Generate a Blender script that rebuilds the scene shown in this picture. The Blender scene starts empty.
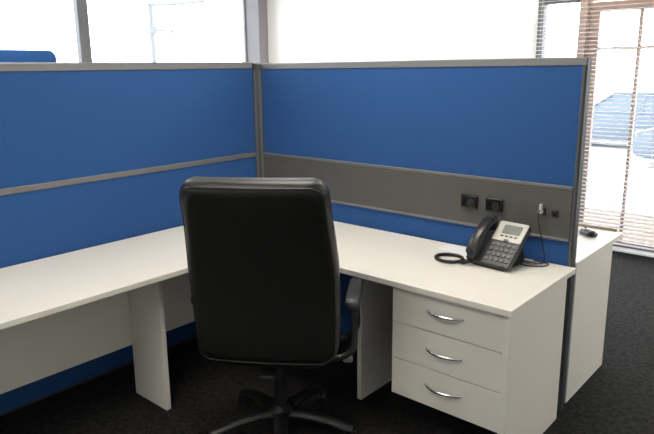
import bpy, bmesh, math, random
from mathutils import Vector, Matrix
random.seed(7)
PI = math.pi
S = bpy.context.scene
COL = S.collection

# ------------------------------------------------------------------ camera
CAM = (2.9214, -2.7307, 1.5993)
YAW, PITCH, ROLL = 0.7256, -0.2212, -0.0132
fw = Vector((-math.sin(YAW)*math.cos(PITCH), math.cos(YAW)*math.cos(PITCH), math.sin(PITCH)))
r0 = Vector((math.cos(YAW), math.sin(YAW), 0)); u0 = r0.cross(fw)
rt = r0*math.cos(ROLL) + u0*math.sin(ROLL); up = u0*math.cos(ROLL) - r0*math.sin(ROLL)
cd = bpy.data.cameras.new('camera'); cam = bpy.data.objects.new('camera', cd); COL.objects.link(cam)
m = Matrix((rt, up, -fw)).transposed().to_4x4(); m.translation = Vector(CAM)
cam.matrix_world = m
cd.sensor_width = 36; cd.lens = 622.92/654*36
cd.shift_x = 8.02/654; cd.shift_y = -8.81/654
cd.clip_start = 0.05
S.camera = cam

# ------------------------------------------------------------------ sky, exposure
W = bpy.data.worlds.new('overcast_sky'); S.world = W; W.use_nodes = True
bg = W.node_tree.nodes['Background']
bg.inputs['Color'].default_value = (0.93, 0.97, 1.0, 1); bg.inputs['Strength'].default_value = 8.5
LAMP = 15.0                                  # radiance of the ceiling diffusers
LAMP_COL = (1.0, 0.93, 0.82)
vs = S.view_settings
vs.view_transform = 'Standard'; vs.look = 'None'; vs.gamma = 1; vs.use_curve_mapping = False
vs.exposure = 0.0

def portal(loc, rot, sx, sy):               # tells Cycles where the daylight enters
    l = bpy.data.lights.new('window_portal', 'AREA'); l.shape = 'RECTANGLE'; l.size = sx; l.size_y = sy
    l.cycles.is_portal = True
    o = bpy.data.objects.new('window_portal', l); COL.objects.link(o); o.location = loc; o.rotation_euler = rot
portal((-3.16, -0.9, 1.6), (0, -PI/2, 0), 2.3, 5.8)
portal((1.8, 3.02, 1.1), (-PI/2, 0, 0), 2.4, 2.1)

# ------------------------------------------------------------------ materials
def mat(name, col, rough=0.5, metal=0.0, noise=None, bump=None, spec=0.5, sheen=0.0, emit=None, coat=0.0):
    M = bpy.data.materials.new(name); M.use_nodes = True
    nt = M.node_tree; b = nt.nodes['Principled BSDF']
    b.inputs['Base Color'].default_value = (*col, 1); b.inputs['Roughness'].default_value = rough
    b.inputs['Metallic'].default_value = metal; b.inputs['Specular IOR Level'].default_value = spec
    if sheen:
        b.inputs['Sheen Weight'].default_value = sheen; b.inputs['Sheen Roughness'].default_value = 0.4
    if coat: b.inputs['Coat Weight'].default_value = coat
    if emit:
        b.inputs['Emission Color'].default_value = (*emit[0], 1); b.inputs['Emission Strength'].default_value = emit[1]
    tc = nt.nodes.new('ShaderNodeTexCoord')
    if noise:
        sc, amt = noise
        n = nt.nodes.new('ShaderNodeTexNoise'); n.inputs['Scale'].default_value = sc; n.inputs['Detail'].default_value = 4
        nt.links.new(tc.outputs['Object'], n.inputs['Vector'])
        mx = nt.nodes.new('ShaderNodeMix'); mx.data_type = 'RGBA'
        mx.inputs[6].default_value = (*[c*(1-amt) for c in col], 1)
        mx.inputs[7].default_value = (*[min(1, c*(1+amt)) for c in col], 1)
        nt.links.new(n.outputs['Fac'], mx.inputs[0]); nt.links.new(mx.outputs[2], b.inputs['Base Color'])
    if bump:
        sc, st = bump
        n = nt.nodes.new('ShaderNodeTexNoise'); n.inputs['Scale'].default_value = sc; n.inputs['Detail'].default_value = 3
        nt.links.new(tc.outputs['Object'], n.inputs['Vector'])
        bp = nt.nodes.new('ShaderNodeBump'); bp.inputs['Strength'].default_value = st; bp.inputs['Distance'].default_value = 0.002
        nt.links.new(n.outputs['Fac'], bp.inputs['Height']); nt.links.new(bp.outputs['Normal'], b.inputs['Normal'])
    return M

def glass_mat(name, tint=(0.97, 0.99, 1.0)):
    M = bpy.data.materials.new(name); M.use_nodes = True; nt = M.node_tree
    nt.nodes.remove(nt.nodes['Principled BSDF']); out = nt.nodes['Material Output']
    t = nt.nodes.new('ShaderNodeBsdfTransparent'); t.inputs['Color'].default_value = (*tint, 1)
    g = nt.nodes.new('ShaderNodeBsdfGlossy'); g.inputs['Roughness'].default_value = 0.02
    f = nt.nodes.new('ShaderNodeFresnel'); f.inputs['IOR'].default_value = 1.3
    mx = nt.nodes.new('ShaderNodeMixShader')
    nt.links.new(f.outputs[0], mx.inputs[0]); nt.links.new(t.outputs[0], mx.inputs[1]); nt.links.new(g.outputs[0], mx.inputs[2])
    nt.links.new(mx.outputs[0], out.inputs['Surface'])
    return M

def slat_mat():
    M = bpy.data.materials.new('blind_slat'); M.use_nodes = True; nt = M.node_tree
    nt.nodes.remove(nt.nodes['Principled BSDF']); out = nt.nodes['Material Output']
    d = nt.nodes.new('ShaderNodeBsdfDiffuse'); d.inputs['Color'].default_value = (0.72, 0.72, 0.74, 1)
    t = nt.nodes.new('ShaderNodeBsdfTranslucent'); t.inputs['Color'].default_value = (0.55, 0.55, 0.57, 1)
    mx = nt.nodes.new('ShaderNodeMixShader'); mx.inputs[0].default_value = 0.3
    nt.links.new(d.outputs[0], mx.inputs[1]); nt.links.new(t.outputs[0], mx.inputs[2]); nt.links.new(mx.outputs[0], out.inputs['Surface'])
    return M

M_blue = mat('blue_fabric', (0.027, 0.092, 0.268), 0.85, noise=(260, 0.18), bump=(900, 0.35), spec=0.2)
M_rail = mat('grey_aluminium', (0.20, 0.20, 0.205), 0.45, 0.3, noise=(6, 0.06))
M_raild = mat('dark_grey_aluminium', (0.05, 0.052, 0.058), 0.45, 0.2, noise=(6, 0.06))
M_post = mat('post_aluminium', (0.095, 0.095, 0.10), 0.45, 0.2, noise=(6, 0.06))
M_duct = mat('grey_duct_cover', (0.090, 0.087, 0.082), 0.55, noise=(9, 0.06))
M_lam = mat('white_laminate', (0.80, 0.765, 0.70), 0.42, noise=(5, 0.02), bump=(500, 0.03))
M_edge = mat('white_edging', (0.80, 0.765, 0.70), 0.4, noise=(5, 0.02))
M_leather = mat('black_leather', (0.007, 0.007, 0.007), 0.40, bump=(260, 0.2), noise=(30, 0.2))
M_plastic = mat('black_plastic', (0.012, 0.012, 0.013), 0.4, noise=(30, 0.1))
M_armpad = mat('worn_black_vinyl', (0.03, 0.03, 0.032), 0.42, noise=(30, 0.15))
M_gloss = mat('glossy_black_plastic', (0.01, 0.01, 0.012), 0.15, noise=(30, 0.1))
M_knob = mat('pale_grey_plastic', (0.30, 0.30, 0.29), 0.4, noise=(30, 0.08))
M_chrome = mat('brushed_chrome', (0.75, 0.75, 0.76), 0.18, 1.0, noise=(60, 0.05))
M_phone = mat('charcoal_plastic', (0.040, 0.041, 0.045), 0.4, noise=(40, 0.08))
M_handset = mat('black_handset_plastic', (0.02, 0.02, 0.022), 0.3, noise=(40, 0.08))
M_silver = mat('silver_plastic', (0.46, 0.45, 0.41), 0.35, 0.1, noise=(40, 0.03))
M_lcd = mat('grey_green_lcd', (0.13, 0.14, 0.13), 0.3, noise=(90, 0.12))
M_key = mat('grey_key', (0.09, 0.093, 0.098), 0.4, noise=(40, 0.08))
M_paper = mat('white_paper', (0.86, 0.86, 0.87), 0.7, noise=(20, 0.015))
M_cable = mat('black_cable', (0.012, 0.012, 0.013), 0.45, noise=(40, 0.1))
M_cableg = mat('grey_cable', (0.22, 0.22, 0.24), 0.45, noise=(40, 0.1))
M_plug = mat('clear_white_plug', (0.75, 0.75, 0.75), 0.25, noise=(40, 0.05))
M_wall = mat('white_paint', (0.86, 0.85, 0.82), 0.8, noise=(3, 0.015), bump=(300, 0.05))
M_ceil = mat('ceiling_tile', (0.80, 0.80, 0.78), 0.85, noise=(120, 0.06))
M_mull = mat('grey_mullion_paint', (0.17, 0.165, 0.17), 0.5, noise=(5, 0.05))
M_col = mat('lilac_grey_column_paint', (0.24, 0.225, 0.245), 0.6, noise=(5, 0.05))
M_wood = mat('glare_paled_brown_timber', (0.60, 0.42, 0.34), 0.5, noise=(14, 0.2))  # brown timber, lightened so the window glare is painted into its colour
M_glass = glass_mat('clear_glass')
M_slat = slat_mat()
M_cord = mat('blind_cord', (0.7, 0.68, 0.66), 0.7, noise=(40, 0.05))
M_troffer = mat('white_enamel', (0.8, 0.8, 0.79), 0.4, noise=(5, 0.02))
M_diff = mat('lamp_diffuser', (0.9, 0.9, 0.88), 0.5, noise=(30, 0.01), emit=(LAMP_COL, LAMP))
M_concrete = mat('pale_concrete', (0.75, 0.75, 0.73), 0.85, noise=(4, 0.08))
M_car = mat('silver_blue_car_paint', (0.055, 0.075, 0.105), 0.35, 0.0, noise=(3, 0.03), coat=0.0)
M_carglass = mat('tinted_car_glass', (0.06, 0.08, 0.11), 0.08, noise=(4, 0.1))
M_hub = mat('grey_wheel_trim', (0.10, 0.10, 0.11), 0.4, 0.0, noise=(20, 0.05))
M_tyre = mat('tyre_rubber', (0.02, 0.02, 0.02), 0.8, noise=(30, 0.1))
M_lampglass = mat('headlamp', (0.6, 0.6, 0.6), 0.1, noise=(20, 0.03))
M_pole = mat('pale_galvanised_steel', (0.085, 0.092, 0.10), 0.5, noise=(5, 0.05))
M_strip = mat('tan_edge_strip', (0.36, 0.28, 0.21), 0.5, noise=(20, 0.1))
M_sbase = mat('screen_foot_steel', (0.5, 0.5, 0.5), 0.4, 0.5, noise=(20, 0.05))

def carpet_mat():
    M = mat('charcoal_carpet', (0.03, 0.029, 0.028), 0.95, spec=0.1, sheen=0.05)
    nt = M.node_tree; b = nt.nodes['Principled BSDF']
    tc = [n for n in nt.nodes if n.type == 'TEX_COORD'][0]
    n = nt.nodes.new('ShaderNodeTexNoise'); n.inputs['Scale'].default_value = 36; n.inputs['Detail'].default_value = 5; n.inputs['Roughness'].default_value = 0.7
    nt.links.new(tc.outputs['Object'], n.inputs['Vector'])
    cr = nt.nodes.new('ShaderNodeValToRGB')
    cr.color_ramp.elements[0].position = 0.40; cr.color_ramp.elements[0].color = (0.005, 0.005, 0.005, 1)
    cr.color_ramp.elements[1].position = 0.64; cr.color_ramp.elements[1].color = (0.028, 0.026, 0.024, 1)
    nt.links.new(n.outputs['Fac'], cr.inputs[0]); nt.links.new(cr.outputs[0], b.inputs['Base Color'])
    v = nt.nodes.new('ShaderNodeTexNoise'); v.inputs['Scale'].default_value = 240
    nt.links.new(tc.outputs['Object'], v.inputs['Vector'])
    bp = nt.nodes.new('ShaderNodeBump'); bp.inputs['Strength'].default_value = 0.6; bp.inputs['Distance'].default_value = 0.006
    nt.links.new(v.outputs['Fac'], bp.inputs['Height']); nt.links.new(bp.outputs['Normal'], b.inputs['Normal'])
    return M
M_carpet = carpet_mat()

def paver_mat():
    M = mat('terracotta_pavers', (0.15, 0.085, 0.055), 0.85)
    nt = M.node_tree; b = nt.nodes['Principled BSDF']; tc = [n for n in nt.nodes if n.type == 'TEX_COORD'][0]
    br = nt.nodes.new('ShaderNodeTexBrick'); br.inputs['Scale'].default_value = 3
    br.inputs['Color1'].default_value = (0.16, 0.088, 0.055, 1); br.inputs['Color2'].default_value = (0.13, 0.075, 0.05, 1)
    br.inputs['Mortar'].default_value = (0.25, 0.22, 0.20, 1); br.inputs['Mortar Size'].default_value = 0.015
    nt.links.new(tc.outputs['Object'], br.inputs['Vector']); nt.links.new(br.outputs['Color'], b.inputs['Base Color'])
    return M
M_paver = paver_mat()

# ------------------------------------------------------------------ mesh helpers
def bx(bm, x0, x1, y0, y1, z0, z1, bev=0.0, seg=2, mx=None):
    b2 = bmesh.new(); bmesh.ops.create_cube(b2, size=1)
    for v in b2.verts:
        v.co = Vector(((x0+x1)/2 + v.co.x*(x1-x0), (y0+y1)/2 + v.co.y*(y1-y0), (z0+z1)/2 + v.co.z*(z1-z0)))
    if bev: bmesh.ops.bevel(b2, geom=b2.edges[:], offset=bev, segments=seg, profile=0.5, affect='EDGES')
    merge(bm, b2, mx)
def merge(bm, b2, mx=None):
    if mx is not None: bmesh.ops.transform(b2, matrix=mx, verts=b2.verts[:])
    me = bpy.data.meshes.new('tmp'); b2.to_mesh(me); b2.free(); bm.from_mesh(me); bpy.data.meshes.remove(me)
def ringloft(bm, rings, cap=True, closed=False):
    vr = [[bm.verts.new(p) for p in r] for r in rings]
    n = len(vr[0]); k = len(vr)
    for i in range(k if closed else k-1):
        a, b = vr[i], vr[(i+1) % k]
        for j in range(n):
            bm.faces.new((a[j], a[(j+1) % n], b[(j+1) % n], b[j]))
    if cap and not closed:
        bm.faces.new(list(reversed(vr[0]))); bm.faces.new(vr[-1])
def tube(bm, pts, r, n=10, cap=True, closed=False):
    pts = [Vector(p) for p in pts]; k = len(pts); rings = []; nrm = None
    for i, p in enumerate(pts):
        if closed: t = pts[(i+1) % k] - pts[i-1]
        else: t = pts[min(i+1, k-1)] - pts[max(i-1, 0)]
        t.normalize()
        if nrm is None:
            a = Vector((0, 0, 1)) if abs(t.z) < 0.9 else Vector((1, 0, 0)); nrm = t.cross(a).normalized()
        else:
            nrm = (nrm - t*nrm.dot(t)).normalized()
        bn = t.cross(nrm); rr = r(i/(k-1)) if callable(r) else r
        rings.append([p + (nrm*math.cos(2*PI*j/n) + bn*math.sin(2*PI*j/n))*rr for j in range(n)])
    ringloft(bm, rings, cap, closed)
def lathe(bm, prof, n=24, c=(0, 0), mx=None):
    b2 = bmesh.new()
    ringloft(b2, [[Vector((c[0]+r*math.cos(2*PI*j/n), c[1]+r*math.sin(2*PI*j/n), z)) for j in range(n)] for r, z in prof])
    merge(bm, b2, mx)
def prism(bm, poly, d0, d1, axis='z', bev=0.0):
    b2 = bmesh.new()
    def P(a, b, d): return {'z': (a, b, d), 'x': (d, a, b), 'y': (a, d, b)}[axis]
    ringloft(b2, [[Vector(P(a, b, d0)) for a, b in poly], [Vector(P(a, b, d1)) for a, b in poly]])
    bmesh.ops.recalc_face_normals(b2, faces=b2.faces[:])
    if bev: bmesh.ops.bevel(b2, geom=b2.edges[:], offset=bev, segments=2, profile=0.5, affect='EDGES')
    merge(bm, b2)
def catmull(P, n=8):
    P = [Vector(p) for p in P]; out = []
    for i in range(len(P)-1):
        a, b, c, d = P[max(i-1, 0)], P[i], P[i+1], P[min(i+2, len(P)-1)]
        for k in range(n):
            t = k/n
            out.append(0.5*((2*b) + (c-a)*t + (2*a-5*b+4*c-d)*t*t + (3*b-3*c+d-a)*t**3))
    out.append(P[-1]); return out
def rrect(w, h, r, dens=0.02):
    """rounded rectangle outline centred on 0, counter-clockwise, evenly dense"""
    r = min(r, w/2-1e-4, h/2-1e-4); pts = []
    def line(a, b):
        n = max(1, int(round(math.hypot(b[0]-a[0], b[1]-a[1])/dens)))
        for i in range(n): pts.append((a[0]+(b[0]-a[0])*i/n, a[1]+(b[1]-a[1])*i/n))
    def arc(cx, cy, a0):
        for i in range(7): pts.append((cx+r*math.cos(a0+PI/2*i/7), cy+r*math.sin(a0+PI/2*i/7)))
    x, y = w/2, h/2
    line((x, -y+r), (x, y-r)); arc(x-r, y-r, 0); line((x-r, y), (-x+r, y)); arc(-x+r, y-r, PI/2)
    line((-x, y-r), (-x, -y+r)); arc(-x+r, -y+r, PI); line((-x+r, -y), (x-r, -y)); arc(x-r, -y+r, 1.5*PI)
    return pts
def pillow(bm, w, h, t, cr, er, fn, crown=0.0, crownb=0.0, dens=0.03):
    """cushion: rounded outline w x h, thickness t, edge rounding er; fn(a, b, c) places it; crown bulges the c=+t/2 face"""
    out = rrect(w, h, cr, dens)
    def inset(d): return [(a*(1-2*d/w), b*(1-2*d/h)) for a, b in out]
    rings = []
    lim = min(w, h)/2
    ins = [lim*0.97, lim*0.75, lim*0.5, lim*0.28]
    def cz(d, side):
        k = min(1, d/lim); bul = (1-(1-k)**2)*(crown if side > 0 else crownb)
        return side*(t/2 + bul)
    for d in ins: rings.append([Vector(fn(a, b, cz(d, -1))) for a, b in inset(d)])
    for i in range(6):
        th = PI/2*i/5
        d = er*(1-math.sin(th)); c = -t/2 + er*(1-math.cos(th))
        rings.append([Vector(fn(a, b, c)) for a, b in inset(d)])
    for i in range(6):
        th = PI/2*i/5
        d = er*(1-math.cos(th)); c = t/2 - er*(1-math.sin(th))
        rings.append([Vector(fn(a, b, c)) for a, b in inset(d)])
    for d in reversed(ins): rings.append([Vector(fn(a, b, cz(d, 1))) for a, b in inset(d)])
    ringloft(bm, rings)
def obj(name, bm, m, parent=None, smooth=False, ang=40):
    bmesh.ops.recalc_face_normals(bm, faces=bm.faces[:])
    me = bpy.data.meshes.new(name); bm.to_mesh(me); bm.free()
    me.materials.append(m)
    if smooth:
        for p in me.polygons: p.use_smooth = True
        me.set_sharp_from_angle(angle=math.radians(ang))
    o = bpy.data.objects.new(name, me); COL.objects.link(o)
    if parent: o.parent = parent
    return o
def box(name, dims, m, parent=None, bev=0.0):
    bm = bmesh.new(); bx(bm, *dims, bev=bev); return obj(name, bm, m, parent)
def tag(o, label, cat, group=None):
    o['label'] = label; o['category'] = cat
    if group: o['group'] = group
    return o
def thing(name, label, cat, loc=(0, 0, 0), rz=0.0, group=None):
    o = bpy.data.objects.new(name, None); COL.objects.link(o); o.empty_display_size = 0.1
    o.location = loc; o.rotation_euler = (0, 0, rz)
    return tag(o, label, cat, group)
def struct(o):
    o['kind'] = 'structure'; return o
def copy_tree(o, parent=None):
    c = o.copy(); COL.objects.link(c)
    if parent: c.parent = parent
    for ch in list(o.children): copy_tree(ch, c)
    return c

# ------------------------------------------------------------------ room shell
WL, WR, WF, WB, ZC = -3.05, 4.6, -4.6, 2.88, 2.75
struct(box('floor', (WL-.15, WR+.15, WF-.15, WB+.08, -0.08, 0.0), M_carpet))
struct(box('ceiling', (WL-.15, WR+.15, WF-.15, WB+.15, ZC, ZC+.1), M_ceil))
struct(box('wall_right', (WR, WR+.15, WF, WB, 0, ZC), M_wall))
struct(box('wall_front', (WL-.15, WR+.15, WF-.15, WF, 0, ZC), M_wall))
bm = bmesh.new()
bx(bm, WL, 0.57, WB, WB+.15, 0, ZC); bx(bm, 0.57, 2.90, WB, WB+.15, 2.20, ZC); bx(bm, 2.90, WR+.15, WB, WB+.15, 0, ZC)
struct(obj('wall_back', bm, M_wall))
bm = bmesh.new()
bx(bm, WL-.15, WL, WF, WB+.15, 0, 0.5); bx(bm, WL-.15, WL, WF, WB+.15, 2.68, ZC); bx(bm, WL-.15, WL, WF, -3.8, 0.5, 2.68)
struct(obj('wall_left', bm, M_wall))
struct(box('trim_1', (WL-.15, WL+.185, WB-.15, WB+.001, 0, ZC), M_col, bev=0.004))   # corner column
# left glazing: frames and one pane per bay
ys = [-3.8, -2.05, 0.545, 2.73]
for i in range(3):
    a, b = ys[i], ys[i+1]
    bm = bmesh.new()
    fb = 0.056
    bx(bm, WL-.12, WL-.02, a, b, .5, .56); bx(bm, WL-.12, WL-.02, a, b, 2.62, 2.68)
    bx(bm, WL-.09, WL-.01, a-fb if i else a, a+fb, .56, 2.62, bev=0.003)
    if i == 2: bx(bm, WL-.09, WL-.05, b-.012, b, .56, 2.62)
    w = struct(obj('window_%d' % (i+1), bm, M_mull))
    g = box('pane', (WL-.075, WL-.069, a, b, .56, 2.62), M_glass, w)
# back glazing: side light then a pair of timber-framed doors
bm = bmesh.new()
bx(bm, .57, .622, WB, WB+.10, 0, 2.20, bev=0.003); bx(bm, .622, .93, WB+.01, WB+.09, 2.12, 2.20); bx(bm, .622, .93, WB+.01, WB+.09, 0, .05)
w = struct(obj('window_4', bm, M_mull)); box('pane', (.622, .93, WB+.045, WB+.051, .05, 2.12), M_glass, w)
bm = bmesh.new()
bx(bm, .93, 2.90, WB+.0, WB+.12, 2.12, 2.20, bev=0.003); bx(bm, .93, 1.0, WB, WB+.12, 0, 2.12, bev=0.003); bx(bm, 2.83, 2.90, WB, WB+.12, 0, 2.12, bev=0.003)
struct(obj('trim_2', bm, M_wood))
for i, (a, b) in enumerate(((1.005, 1.91), (1.915, 2.825))):
    bm = bmesh.new(); y0, y1 = WB+.03, WB+.075
    bx(bm, a, a+.085, y0, y1, .01, 2.11, bev=0.004); bx(bm, b-.085, b, y0, y1, .01, 2.11, bev=0.004)
    bx(bm, a+.085, b-.085, y0, y1, 2.03, 2.11); bx(bm, a+.085, b-.085, y0, y1, .01, .09)
    d = struct(obj('door_%d' % (i+1), bm, M_wood))
    xm = (a+b)/2-.045 if i == 0 else (a+b)/2
    bm = bmesh.new(); bx(bm, xm-.013, xm+.013, y0+.004, y1-.004, .09, 2.03)
    for z in (1.729,): bx(bm, a+.085, b-.085, y0+.008, y1-.008, z-.012, z+.012)
    obj('muntin', bm, M_wood, d)
    box('pane', (a+.085, b-.085, WB+.050, WB+.056, .09, 2.03), M_glass, d)
    bm = bmesh.new(); hx = b-.045 if i == 0 else a+.045
    tube(bm, [(hx, y0+.005, 1.03), (hx, y0-.03, 1.03), (hx-.09*(1 if i == 0 else -1), y0-.035, 1.03)], .008)
    obj('door_handle', bm, M_chrome, d, True)
# ceiling lights (the room's own lamps)
lights = [(1.15, -0.75), (1.7, -2.8), (-1.6, -0.75), (0.9, 1.95), (3.6, 1.9), (-1.6, 1.95)]
where = ['over the corner desk', 'over the open floor in front', 'over the aisle beyond the left partition', 'over the neighbouring workstation behind the partition',
         'over the aisle by the glazed doors', 'over the aisle by the column']
first = None
for (x, y), wh in zip(lights, where):
    lb = 'white recessed fluorescent ceiling light '+wh
    if first is None:
        t = first = thing('ceiling_light', lb, 'light', (x, y, ZC), 0, 'recessed ceiling lights')
        bm = bmesh.new()
        bx(bm, -.62, .62, -.32, -.29, -.03, 0); bx(bm, -.62, .62, .29, .32, -.03, 0); bx(bm, -.62, -.59, -.29, .29, -.03, 0); bx(bm, .59, .62, -.29, .29, -.03, 0)
        obj('frame', bm, M_troffer, t)
        box('diffuser', (-.59, .59, -.29, .29, -.02, -.005), M_diff, t)
    else:
        t = copy_tree(first); t.location = (x, y, ZC); t['label'] = lb

# ------------------------------------------------------------------ outside
struct(box('ground', (-40, 40, WB+1.75, 60, -.70, -.60), M_concrete))
struct(box('ground_left', (-40, WL-.151, -20, WB+1.75, -.70, -.60), M_concrete))
struct(box('paving', (WL-.151, 40, WB+.081, WB+1.75, -.60, -.015), M_paver))

def make_car(loc, rz, label):
    t = thing('car', label, 'car', loc, rz, None)
    L, Wd = 4.3, 1.72
    lower = [(-2.12, .25), (-2.15, .55), (-2.05, .80), (-1.0, .95), (1.35, .95), (2.05, .90), (2.15, .55), (2.12, .25), (1.75, .20), (-1.75, .20)]
    bm = bmesh.new(); prism(bm, lower, -Wd/2, Wd/2, 'y', bev=0.06); obj('body', bm, M_car, t, True)
    bm = bmesh.new()
    bot = [(-1.05, .94), (1.75, .94)]; top = [(-.35, 1.42), (1.25, 1.42)]
    w0, w1 = Wd/2-.06, Wd/2-.22
    r = [[Vector((x, s*w, z)) for (x, z), s in (((b[0][0], b[0][1]), -1), ((b[1][0], b[1][1]), -1), ((b[1][0], b[1][1]), 1), ((b[0][0], b[0][1]), 1))] for b, w in ((bot, w0), (top, w1))]
    ringloft(bm, r); obj('windows', bm, M_carglass, t)
    bm = bmesh.new(); pillow(bm, 1.75, 2*w1+.06, .09, .18, .04, lambda a, b, c: (.45+a, b, 1.44+c)); obj('roof', bm, M_car, t, True)
    for s in (-1, 1):
        for x0, x1 in ((-1.05, -.35), (1.75, 1.25), (.42, .42)):
            bm = bmesh.new(); tube(bm, [(x0, s*w0, .94), (x1, s*w1, 1.42)], .04, 6); obj('pillar', bm, M_car, t)
    for sx in (-1.3, 1.32):
        for s in (-1, 1):
            bm = bmesh.new()
            lathe(bm, [(.15, -.11), (.30, -.11), (.33, -.07), (.33, .07), (.30, .11), (.15, .11)], 24, mx=Matrix.Translation((sx, s*.78, .31)) @ Matrix.Rotation(PI/2, 4, 'X'))
            w = obj('wheel', bm, M_tyre, t, True)
            bm = bmesh.new(); lathe(bm, [(.05, -.115), (.19, -.112), (.19, .112), (.05, .115)], 20, mx=Matrix.Translation((sx, s*.785, .31)) @ Matrix.Rotation(PI/2, 4, 'X'))
            obj('hub_cap', bm, M_hub, w, True)
    for s in (-1, 1):
        bm = bmesh.new(); pillow(bm, .12, .36, .18, .04, .03, lambda a, b, c: (-2.06+a, s*.60+b, .70+c)); obj('headlight', bm, M_lampglass, t, True)
    return t
make_car((-2.0, 15.6, -.60), math.radians(4), 'silver blue car parked outside, the farther one seen through the blinds')
make_car((1.25, 12.6, -.60), math.radians(-3), 'silver blue car outside the doors, the nearer one to the right')
# pole structure outside the left window
t = thing('street_pole', 'thin pale street pole with a side arm outside the left window', 'pole', (-9, 5.36, -.60))
bm = bmesh.new(); tube(bm, [(0, 0, 0), (0, 0, 3.60)], .05, 10); obj('post', bm, M_pole, t, True)
bm = bmesh.new(); tube(bm, [(0, -.06, 3.56), (0, .5, 3.60), (0, 1.5, 3.75)], .03, 8); obj('arm', bm, M_pole, t, True)
bm = bmesh.new(); tube(bm, [(0, 0, 3.05), (0, .55, 3.04)], .022, 8); tube(bm, [(0, .5, 2.68), (0, .5, 3.43)], .02, 8); obj('bracket', bm, M_pole, t, True)
bm = bmesh.new(); bx(bm, -.05, .05, -.07, .09, 2.96, 3.14, bev=0.01); obj('junction_box', bm, M_pole, t)

# ------------------------------------------------------------------ venetian blinds
def blind(x0, x1, ztop, zbot, label):
    t = thing('venetian_blind', label, 'blind', ((x0+x1)/2, WB-.06, zbot), 0, 'white venetian blinds')
    w = (x1-x0)/2; H = ztop-zbot
    bm = bmesh.new(); bx(bm, -w, w, -.025, .025, H-.04, H, bev=0.003); obj('headrail', bm, M_troffer, t)
    bm = bmesh.new(); n = int((H-.07)/.034)
    for k in range(n):
        z = .03 + k*.034; tl = .0035
        ring = []
        for yy, zz in ((-.0175, -tl), (-.008, .0012), (.008, .0022), (.0175, tl), (.008, .0014), (-.008, .0004)):
            ring.append((yy, zz))
        prism(bm, [(yy, z+zz) for yy, zz in ring], -w, w, 'x')
    obj('slats', bm, M_slat, t)
    bm = bmesh.new(); bx(bm, -w, w, -.018, .018, 0, .018, bev=0.003); obj('bottom_rail', bm, M_troffer, t)
    k = max(2, int(2*w/.55)+1)
    for i in range(k):
        x = -w+.08+(2*w-.16)*i/(k-1)
        bm = bmesh.new()
        for yy in (-.0195, .0195): tube(bm, [(x, yy, .01), (x, yy, H-.03)], .0012, 5)
        obj('ladder_cord', bm, M_cord, t)
    return t
blind(.555, .915, 2.32, .03, 'narrow white venetian blind over the side pane left of the door')
blind(.925, 2.93, 2.32, .03, 'wide white venetian blind over the timber framed glass doors')

# ------------------------------------------------------------------ partitions
H = 1.631
RZ = 1.067                                     # mid rail height
th = .051
# left screen: stands along the left desk
t = thing('partition_screen', 'blue fabric partition with a single grey mid rail behind the left desk wing', 'partition', (-th/2, -1.5, 0), 0, 'blue workstation partitions')
def pa(*d): return (d[0]+th/2, d[1]+th/2, d[2]+1.5, d[3]+1.5, d[4], d[5])
Y0, Y1 = -2.75, -.036
bm = bmesh.new(); bx(bm, *pa(-th, 0, Y0, Y1, H-.030, H+.010), bev=0.004); obj('top_rail', bm, M_rail, t)
box('upper_fabric_panel', pa(-th+.005, -.005, Y0+.02, Y1, RZ+.015, H-.030), M_blue, t)
bm = bmesh.new(); bx(bm, *pa(-th-.001, .001, Y0, Y1, RZ-.015, RZ+.015), bev=0.004); obj('mid_rail', bm, M_rail, t)
box('lower_fabric_panel', pa(-th+.005, -.005, Y0+.02, Y1, .012, RZ-.015), M_blue, t)
box('plinth', pa(-th+.004, -.004, Y0, Y1, 0, .012), M_raild, t)
box('end_post', pa(-th, 0, Y0-.025, Y0, 0, H), M_raild, t, bev=0.003)
# corner post
t = thing('partition_post', 'slim grey corner post joining the two blue partitions', 'post', (-th/2, th/2, 0))
bm = bmesh.new(); bx(bm, -.060, .060, -.060, .060, 0, H-.001, bev=0.008); obj('extrusion', bm, M_post, t)
bm = bmesh.new(); 
for a in (0, 1):
    bx(bm, .058, .0615, -.046, -.030, .05, H-.04) if a == 0 else bx(bm, .030, .046, -.0615, -.058, .05, H-.04)
obj('cover_strip', bm, M_rail, t)
bm = bmesh.new(); bx(bm, -.060, .060, -.060, .060, H-.001, H+.004, bev=0.002); obj('cap', bm, M_rail, t)
# right screen with the service duct
LX = 2.0; BT, BB = 1.066, .842
t = thing('partition_screen', 'blue fabric partition with a grey power duct behind the phone', 'partition', (1.0, th/2, 0), 0, 'blue workstation partitions')
def pb(*d): return (d[0]-1, d[1]-1, d[2]-th/2, d[3]-th/2, d[4], d[5])
X0 = .036
bm = bmesh.new(); bx(bm, *pb(X0, LX, 0, th, H-.036, H), bev=0.004); obj('top_rail', bm, M_rail, t)
box('upper_fabric_panel', pb(X0, LX-.018, .005, th-.005, BT+.014, H-.036), M_blue, t)
box('lower_fabric_panel', pb(X0, LX-.018, .005, th-.005, .012, BB-.014), M_blue, t)
box('plinth', pb(X0, LX-.018, .004, th-.004, 0, .012), M_raild, t)
box('service_duct', pb(X0, LX-.018, -.002, th+.002, BB, BT), M_duct, t)
for z0 in (BT, BB-.014):
    bm = bmesh.new(); bx(bm, *pb(X0, LX-.018, -.005, th+.005, z0, z0+.014), bev=0.003); obj('duct_rail', bm, M_rail, t)
bm = bmesh.new(); bx(bm, *pb(LX-.018, LX-.004, 0, th, 0, H-.036), bev=0.003); obj('end_stile', bm, M_post, t)
box('end_cap', pb(LX-.004, LX+.002, .002, th-.002, 0, H-.002), M_raild, t, bev=0.002)

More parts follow.
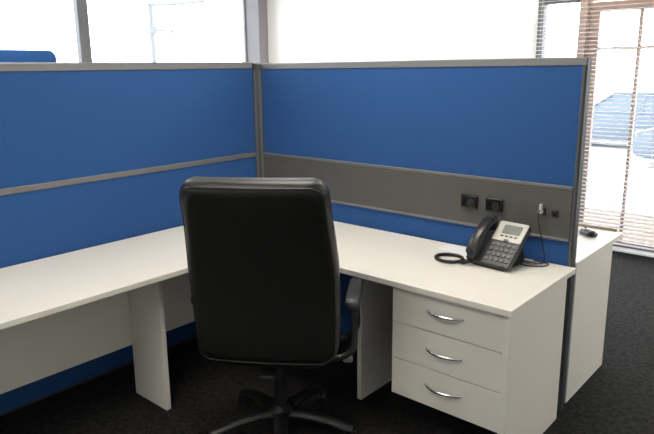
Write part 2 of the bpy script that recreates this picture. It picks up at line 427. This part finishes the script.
# ------------------------------------------------------------------ corner desk
Z = .72; TT = .025; DA, DB, LD = .673, .663, 2.024
YE = -2.35
t = thing('corner_desk', 'white L-shaped corner desk in front of both blue partitions', 'desk', (1.0, -.35, 0))
def ds(*d): return (d[0]-1, d[1]-1, d[2]+.35, d[3]+.35, d[4], d[5])
bm = bmesh.new()
g = .006
poly = [(.040, -.040), (g, -.040), (g, YE), (DA, YE), (DA, -DB-.10), (DA+.03, -DB-.03), (DA+.10, -DB), (LD, -DB), (LD, -g), (.040, -g)]
prism(bm, [(a-1, b+.35) for a, b in poly], Z-TT, Z, 'z', bev=0.002); obj('worktop', bm, M_lam, t)
box('modesty_panel', ds(.282, .30, YE+.05, -.20, .264, Z-TT), M_lam, t, bev=0.001)
box('leg_panel', ds(.30, .565, -1.195, -1.17, 0, Z-TT), M_lam, t, bev=0.0015)
box('leg_panel', ds(.05, .62, YE+.02, YE+.045, 0, Z-TT), M_lam, t, bev=0.0015)
box('leg_panel', ds(1.192, 1.217, -.515, -.06, 0, Z-TT), M_lam, t, bev=0.0015)
box('end_panel', ds(1.987, 2.010, -.642, -.065, 0, Z-TT), M_lam, t, bev=0.0015)
# hanging drawer unit
t = thing('drawer_unit', 'white three drawer unit hanging under the right end of the corner desk', 'drawers', (1.73, -.36, .19))
def du(*d): return (d[0]-1.73, d[1]-1.73, d[2]+.36, d[3]+.36, d[4]-.19, d[5]-.19)
bm = bmesh.new()
bx(bm, *du(1.478, 1.494, -.613, -.10, .19, .694)); bx(bm, *du(1.970, 1.986, -.613, -.10, .19, .694))
bx(bm, *du(1.494, 1.970, -.613, -.10, .19, .206)); bx(bm, *du(1.494, 1.970, -.613, -.10, .678, .694)); bx(bm, *du(1.494, 1.970, -.116, -.10, .206, .678))
obj('carcass', bm, M_lam, t)
for z0, z1, hz in ((.531, .690, .620), (.364, .527, .450), (.190, .360, .287)):
    bm = bmesh.new()
    bx(bm, *du(1.478, 1.9845, -.633, -.615, z0, z1), bev=0.0015)
    bx(bm, *du(1.505, 1.955, -.615, -.15, z0+.03, z1-.05))
    d = obj('drawer', bm, M_edge, t)
    bm = bmesh.new(); x0, x1 = 1.648-1.73, 1.816-1.73; yf = -.633+.36
    pts = []
    for k in range(17):
        s = k/16; pts.append((x0+(x1-x0)*s, yf+.002-.034*math.sin(PI*s)**0.8, hz-.19))
    tube(bm, pts, lambda s: .0050+.0018*math.sin(PI*s), 10)
    obj('handle', bm, M_chrome, d, True)['label'] = 'chrome bow handle'

# neighbour's desk behind the right partition
t = thing('desk', "white desk end of the neighbouring workstation behind the right partition", 'desk', (1.3, .38, 0))
def nd(*d): return (d[0]-1.3, d[1]-1.3, d[2]-.38, d[3]-.38, d[4], d[5])
NY = th+.70
box('worktop', nd(.4, 2.003, th+.008, NY, Z-TT, Z), M_lam, t, bev=0.002)
box('end_panel', nd(1.968, 1.993, th+.045, NY-.125, 0, Z-TT), M_lam, t, bev=0.0015)
box('leg_panel', nd(.45, .475, th+.05, NY-.03, 0, Z-TT), M_lam, t, bev=0.0015)
box('edge_strip', nd(.4, 1.97, NY, NY+.012, Z-TT, Z+.014), M_strip, t, bev=0.002)['label'] = 'tan back edge strip'

# ------------------------------------------------------------------ office chair
HD = math.radians(34)                         # faces 20 degrees left of +Y
t = thing('office_chair', 'black leather high-back office chair turned to the corner desk', 'chair', (1.119, -.970, 0), HD)
# local frame: x right, y forward (seat front), z up
def star_leg(a):
    bm = bmesh.new(); c, s = math.cos(a), math.sin(a)
    P = [(0.02, .105), (.10, .112), (.20, .100), (.30, .074), (.325, .070)]
    rings = []
    for k, (r, z) in enumerate(P):
        w = .034-.013*k/4; h = .024-.010*k/4
        rings.append([Vector((c*r - s*w*math.cos(q), s*r + c*w*math.cos(q), z + h*math.sin(q))) for q in [2*PI*j/12 for j in range(12)]])
    ringloft(bm, rings); return bm
bs = bmesh.new(); lathe(bs, [(.055, .075), (.058, .125), (.040, .140), (.034, .150)], 24)
base = obj('base', bs, M_plastic, t, True)
for k in range(5):
    a = math.radians(26-34+72*k)
    lg = obj('base_leg', star_leg(a), M_plastic, base, True)
for k in range(5):
    a = math.radians(26-34+72*k); c, s = math.cos(a), math.sin(a)
    bm = bmesh.new(); px, py = c*.318, s*.328
    R = Matrix.Translation((px, py, .027)) @ Matrix.Rotation(a+.5, 4, 'Z') @ Matrix.Rotation(PI/2, 4, 'X')
    for o_ in (-.014, .014):
        lathe(bm, [(.006, o_-.009), (.024, o_-.009), (.027, o_-.005), (.027, o_+.005), (.024, o_+.009), (.006, o_+.009)], 18, mx=R)
    tube(bm, [(px, py, .027), (px, py, .072)], .007, 8)
    obj('castor', bm, M_plastic, t, True)
bm = bmesh.new(); lathe(bm, [(.030, .14), (.030, .26), (.026, .262), (.026, .34), (.016, .342), (.016, .40)], 20); obj('gas_lift', bm, M_plastic, t, True)
bm = bmesh.new(); bx(bm, -.10, .10, -.14, .13, .385, .425, bev=0.012); bx(bm, -.03, .03, -.27, -.12, .395, .42, bev=0.008); obj('tilt_mechanism', bm, M_plastic, t)
bm = bmesh.new(); tube(bm, catmull([(.09, .02, .40), (.20, .0, .398), (.285, -.02, .392)]), .006, 8)
lv = obj('lever', bm, M_plastic, t, True)
bm = bmesh.new(); pillow(bm, .045, .030, .030, .012, .010, lambda a, b, c: (.30+a, -.022+b, .39+c), dens=.01); obj('knob', bm, M_knob, lv, True)['label'] = 'pale end knob'
# seat: cushion
def seatfn(a, b, c):
    x, y = a, b
    return (x, y, .475 + c + .012*(x/.26)**2 - (0.03*max(0, (y-.12)/.13)**2))
bm = bmesh.new(); pillow(bm, .52, .50, .085, .09, .035, seatfn, crown=.02); obj('seat', bm, M_leather, t, True, 80)
# back: recline and curve
BH, BZ0 = .760, .480
def backfn(a, b, c):
    s = (b+BH/2)/BH                            # 0 bottom, 1 top
    w = 1.0 - .05*max(0, s-.55)/.45 + .035*math.sin(PI*min(1, s/.8))
    yc = -.235 - .150*s + .035*math.sin(PI*s) - .02*s**3
    x = a*w
    yc += .018*(x/.25)**2                       # wraps slightly round the sitter
    n = Vector((0, 1, .17)).normalized()
    return (x, yc + c*n.y, BZ0 + BH*s*.985 + c*n.z)
bm = bmesh.new(); pillow(bm, .560, BH, .120, .062, .048, backfn, crown=.03, crownb=.006, dens=.025); bk = obj('backrest', bm, M_leather, t, True, 80)
# piping round the rear shell
out = rrect(.560-.028, BH-.028, .05, .025)
bm = bmesh.new(); tube(bm, [backfn(a, b, -.0545) for a, b in out], .0022, 6, closed=True); obj('piping', bm, M_leather, bk, True)
# front bolsters of the backrest
for b0, hh in ((.255, .17), (.06, .19), (-.15, .20)):
    bm = bmesh.new(); pillow(bm, .40, hh, .03, .05, .012, lambda a, b, c: backfn(a, b+b0, c+.085), crown=.012); obj('bolster', bm, M_leather, bk, True, 80)
for s in (-1, 1):
    bm = bmesh.new()
    path = catmull([(s*.20, .10, .425), (s*.285, .10, .43), (s*.328, .08, .50), (s*.328, .03, .62), (s*.325, .02, .662)], 8)
    tube(bm, path, .017, 10)
    path = catmull([(s*.20, -.10, .425), (s*.285, -.09, .43), (s*.328, -.07, .47), (s*.328, -.02, .56), (s*.326, .11, .664)], 8)
    tube(bm, path, .014, 10)
    ar = obj('armrest', bm, M_plastic, t, True)
    bm = bmesh.new(); pillow(bm, .062, .33, .036, .028, .014, lambda a, b, c: (s*.325+a, .05+b, .672+c-.02*((b)/.165)**4), crown=.004, dens=.015); obj('arm_pad', bm, M_armpad, ar, True, 80)

# ------------------------------------------------------------------ desk phone
t = thing('desk_phone', 'charcoal and silver office desk phone with handset on the white desk', 'phone', (1.732, -.158, Z), math.radians(-5)); t.scale = (1.13, 1.13, 1.13)
T = math.radians(41); cT, sT = math.cos(T), math.sin(T)
def ph(a, b, c): return (a, -.095 + b*cT - c*sT, .020 + b*sT + c*cT)
bm = bmesh.new(); pillow(bm, .185, .215, .026, .012, .006, lambda a, b, c: ph(a, b+.1075, c-.013), dens=.03); body = obj('body', bm, M_phone, t, True)
bm = bmesh.new(); prism(bm, [(-.085, .001), (.060, .001), (.075, .012), (.050, .135), (.035, .135), (-.07, .022)], -.07, .07, 'x', bev=0.003); obj('stand', bm, M_handset, t)
# silver faceplate with the display
bm = bmesh.new(); pillow(bm, .126, .096, .005, .008, .002, lambda a, b, c: ph(.028+a, .164+b, c+.0025), dens=.02); fp = obj('faceplate', bm, M_silver, t, True); fp['label'] = 'silver display surround'
bm = bmesh.new(); pillow(bm, .078, .042, .003, .003, .001, lambda a, b, c: ph(.033+a, .174+b, c+.006), dens=.02); obj('display', bm, M_lcd, fp, True)['label'] = 'grey display'
for k in range(4):
    bm = bmesh.new(); x = .033 + (k-1.5)*.020
    pillow(bm, .012, .005, .004, .002, .001, lambda a, b, c: ph(x+a, .140+b, c+.006), dens=.01); obj('soft_key', bm, M_phone, fp, True)
bm = bmesh.new(); pillow(bm, .022, .012, .005, .005, .0015, lambda a, b, c: ph(.030+a, .121+b, c+.004), dens=.01); obj('navigation_key', bm, M_key, t, True)
for r_ in range(4):
    for c_ in range(5):
        bm = bmesh.new(); x = -.014+.022*c_; y = .026+.024*r_
        w_ = .016
        pillow(bm, w_, .014, .005, .004, .0015, lambda a, b, c: ph(x+a, y+b, c+.002), dens=.01); obj('key', bm, M_key, t, True)
# handset lies along the left of the body
bm = bmesh.new(); rings = []
N = 22
for k in range(N+1):
    s = k/N; b = -.004 + .216*s
    c = .022 + .026*math.sin(PI*s) ; 
    if s < .06 or s > .94: q = .55
    elif s < .12 or s > .88: q = .92
    else: q = 1.0
    hw = (.024 + .006*(abs(2*s-1)**2.5))*q; hh = (.013 + .010*(abs(2*s-1)**2.2))*q
    cc = c + (-.004)*(abs(2*s-1)**2)
    rings.append([Vector(ph(-.066 + hw*math.copysign(abs(math.cos(a))**.75, math.cos(a)), b, cc + hh*math.copysign(abs(math.sin(a))**.75, math.sin(a)))) for a in [2*PI*j/16 for j in range(16)]])
ringloft(bm, rings); hs = obj('handset', bm, M_handset, t, True, 60); hs['label'] = 'black handset'
# coiled cord: a loop of tight coil on the worktop, ends at the handset and body
def coil_path():
    cx, cy = -.170, -.100; R_ = .050
    path = [Vector((-.066, -.100, .020)), Vector((-.085, -.120, .012)), Vector((-.108, -.112, .0085))]
    for k in range(25):
        a = -.35 + 2*PI*k/24*0.97
        path.append(Vector((cx+R_*math.cos(a)*1.12, cy+R_*math.sin(a), .0085)))
    path += [Vector((-.10, -.075, .0085)), Vector((-.07, -.07, .010)), Vector((-.045, -.06, .012))]
    return catmull(path, 6)
base_p = coil_path()
dense = []
for i in range(len(base_p)-1):
    for k in range(10): dense.append(base_p[i].lerp(base_p[i+1], k/10))
pts = []; ph_a = 0
for i, p in enumerate(dense):
    tan = (dense[min(i+1, len(dense)-1)] - dense[max(i-1, 0)]).normalized()
    nn = tan.cross(Vector((0, 0, 1))).normalized(); bb = nn.cross(tan)
    ph_a += .85
    pts.append(p + (nn*math.cos(ph_a) + bb*math.sin(ph_a))*.0052)
bm = bmesh.new(); tube(bm, pts, .0021, 5); obj('coiled_cord', bm, M_cable, t, True)

# paper beside the phone
o = box('paper_sheet', (-.095, .095, -.055, .055, 0, .0012), M_paper); o.location = (1.485, -.085, Z+.0003); o.rotation_euler = (0, 0, math.radians(-8))
tag(o, 'small white sheet of paper lying left of the desk phone', 'paper')

# ------------------------------------------------------------------ sockets on the duct
def outlet(x, z, label):
    t = thing('power_outlet', label, 'socket', (x, -.002, z), 0, 'black power outlets on the duct')
    bm = bmesh.new(); pillow(bm, .086, .064, .016, .008, .006, lambda a, b, c: (a, -.008-c, b), dens=.02); obj('cover_plate', bm, M_gloss, t, True)
    bm = bmesh.new(); pillow(bm, .040, .040, .003, .018, .001, lambda a, b, c: (.012+a, -.0165-c, -.004+b), dens=.01); f = obj('socket_face', bm, M_plastic, t, True)
    bm = bmesh.new()
    for x_, z_, an in ((.004, .003, .5), (.020, .003, -.5), (.012, -.015, 0)):
        bx(bm, -.0012, .0012, -.0188, -.0172, -.004, .004, mx=Matrix.Translation((x_, 0, z_)) @ Matrix.Rotation(an, 4, 'Y'))
    obj('pin_slots', bm, M_raild, f)
    bm = bmesh.new(); pillow(bm, .010, .018, .005, .002, .001, lambda a, b, c: (-.026+a, -.016-c, .008+b), dens=.01); obj('switch', bm, M_gloss, t, True)
outlet(1.492, .953, 'black power outlet on the grey duct, the one nearer the corner')
outlet(1.623, .953, 'black power outlet on the grey duct, the one nearer the phone')
def jack(x, z, label):
    t = thing('data_socket', label, 'socket', (x, -.002, z), 0, 'small black data sockets')
    bm = bmesh.new(); bx(bm, -.015, .015, -.008, 0, -.016, .016, bev=0.002); obj('socket_body', bm, M_plastic, t)
    bm = bmesh.new(); bx(bm, -.007, .007, -.0095, -.0075, -.007, .005); obj('port', bm, M_gloss, t)
jack(1.856, .955, 'small black data socket with a white cable plug in it')
jack(1.913, .950, 'small empty black data socket next to the partition end')
def cable(label, name, m, P, r, plug=None):
    bm = bmesh.new(); tube(bm, catmull(P, 8), r, 8)
    o = obj(name, bm, m, None, True); tag(o, label, 'cable'); return o
c1 = cable('black network cable hanging from the white plug down to the desk', 'network_cable', M_cable,
      [(1.856, -.030, .966), (1.858, -.055, .945), (1.868, -.052, .88), (1.885, -.045, .80), (1.895, -.045, .745), (1.885, -.055, .7235), (1.85, -.062, .7235), (1.80, -.065, .7235)], .0028)
bm = bmesh.new(); bx(bm, 1.849, 1.863, -.040, -.0115, .948, .962, bev=0.002); bx(bm, 1.851, 1.861, -.036, -.012, .962, .992, bev=0.003); obj('plug', bm, M_plug, c1)['label'] = 'white plug'
cable('black cable curled on the desk right behind the phone', 'power_cable', M_cable,
      [(1.800, -.110, .7235), (1.85, -.12, .7235), (1.905, -.085, .7235), (1.915, -.05, .7235), (1.90, -.03, .7235), (1.84, -.03, .7235)], .003)
cable('pale grey cable lying on the desk between phone and partition', 'patch_cable', M_cableg,
      [(1.80, -.085, .7235), (1.845, -.088, .7235), (1.875, -.072, .7235), (1.873, -.02, .7235)], .0028)

# mouse on the neighbour's desk
t = thing('computer_mouse', 'black mouse on the neighbouring desk just past the partition end', 'mouse', (1.875, .59, Z+.001), math.radians(52)); t.scale = (.92, .92, .85)
bm = bmesh.new(); pillow(bm, .066, .125, .018, .030, .008, lambda a, b, c: (a, b, .010+c+.010*(1-(b/.07)**2)*(1 if c > 0 else 0)), crown=.010, dens=.01); mb = obj('mouse_shell', bm, M_gloss, t, True, 80)
bm = bmesh.new(); lathe(bm, [(.004, -.004), (.009, -.003), (.009, .003), (.004, .004)], 14, mx=Matrix.Translation((0, .03, .036)) @ Matrix.Rotation(PI/2, 4, 'Y')); obj('scroll_wheel', bm, M_plastic, t, True)

# rounded blue screen beyond the left partition
t = thing('privacy_screen', 'tall blue rounded screen standing beyond the left partition near the windows', 'screen', (-1.9, -.95, 0))
bm = bmesh.new(); pillow(bm, 1.20, 1.68, .035, .06, .012, lambda a, b, c: (c, a, .92+b), dens=.06); obj('fabric_board', bm, M_blue, t, True)
for s in (-1, 1):
    bm = bmesh.new(); bx(bm, -.22, .22, s*.45-.03, s*.45+.03, 0, .02, bev=0.004); tube(bm, [(0, s*.45, .015), (0, s*.45, .12)], .016, 10); obj('foot', bm, M_sbase, t)
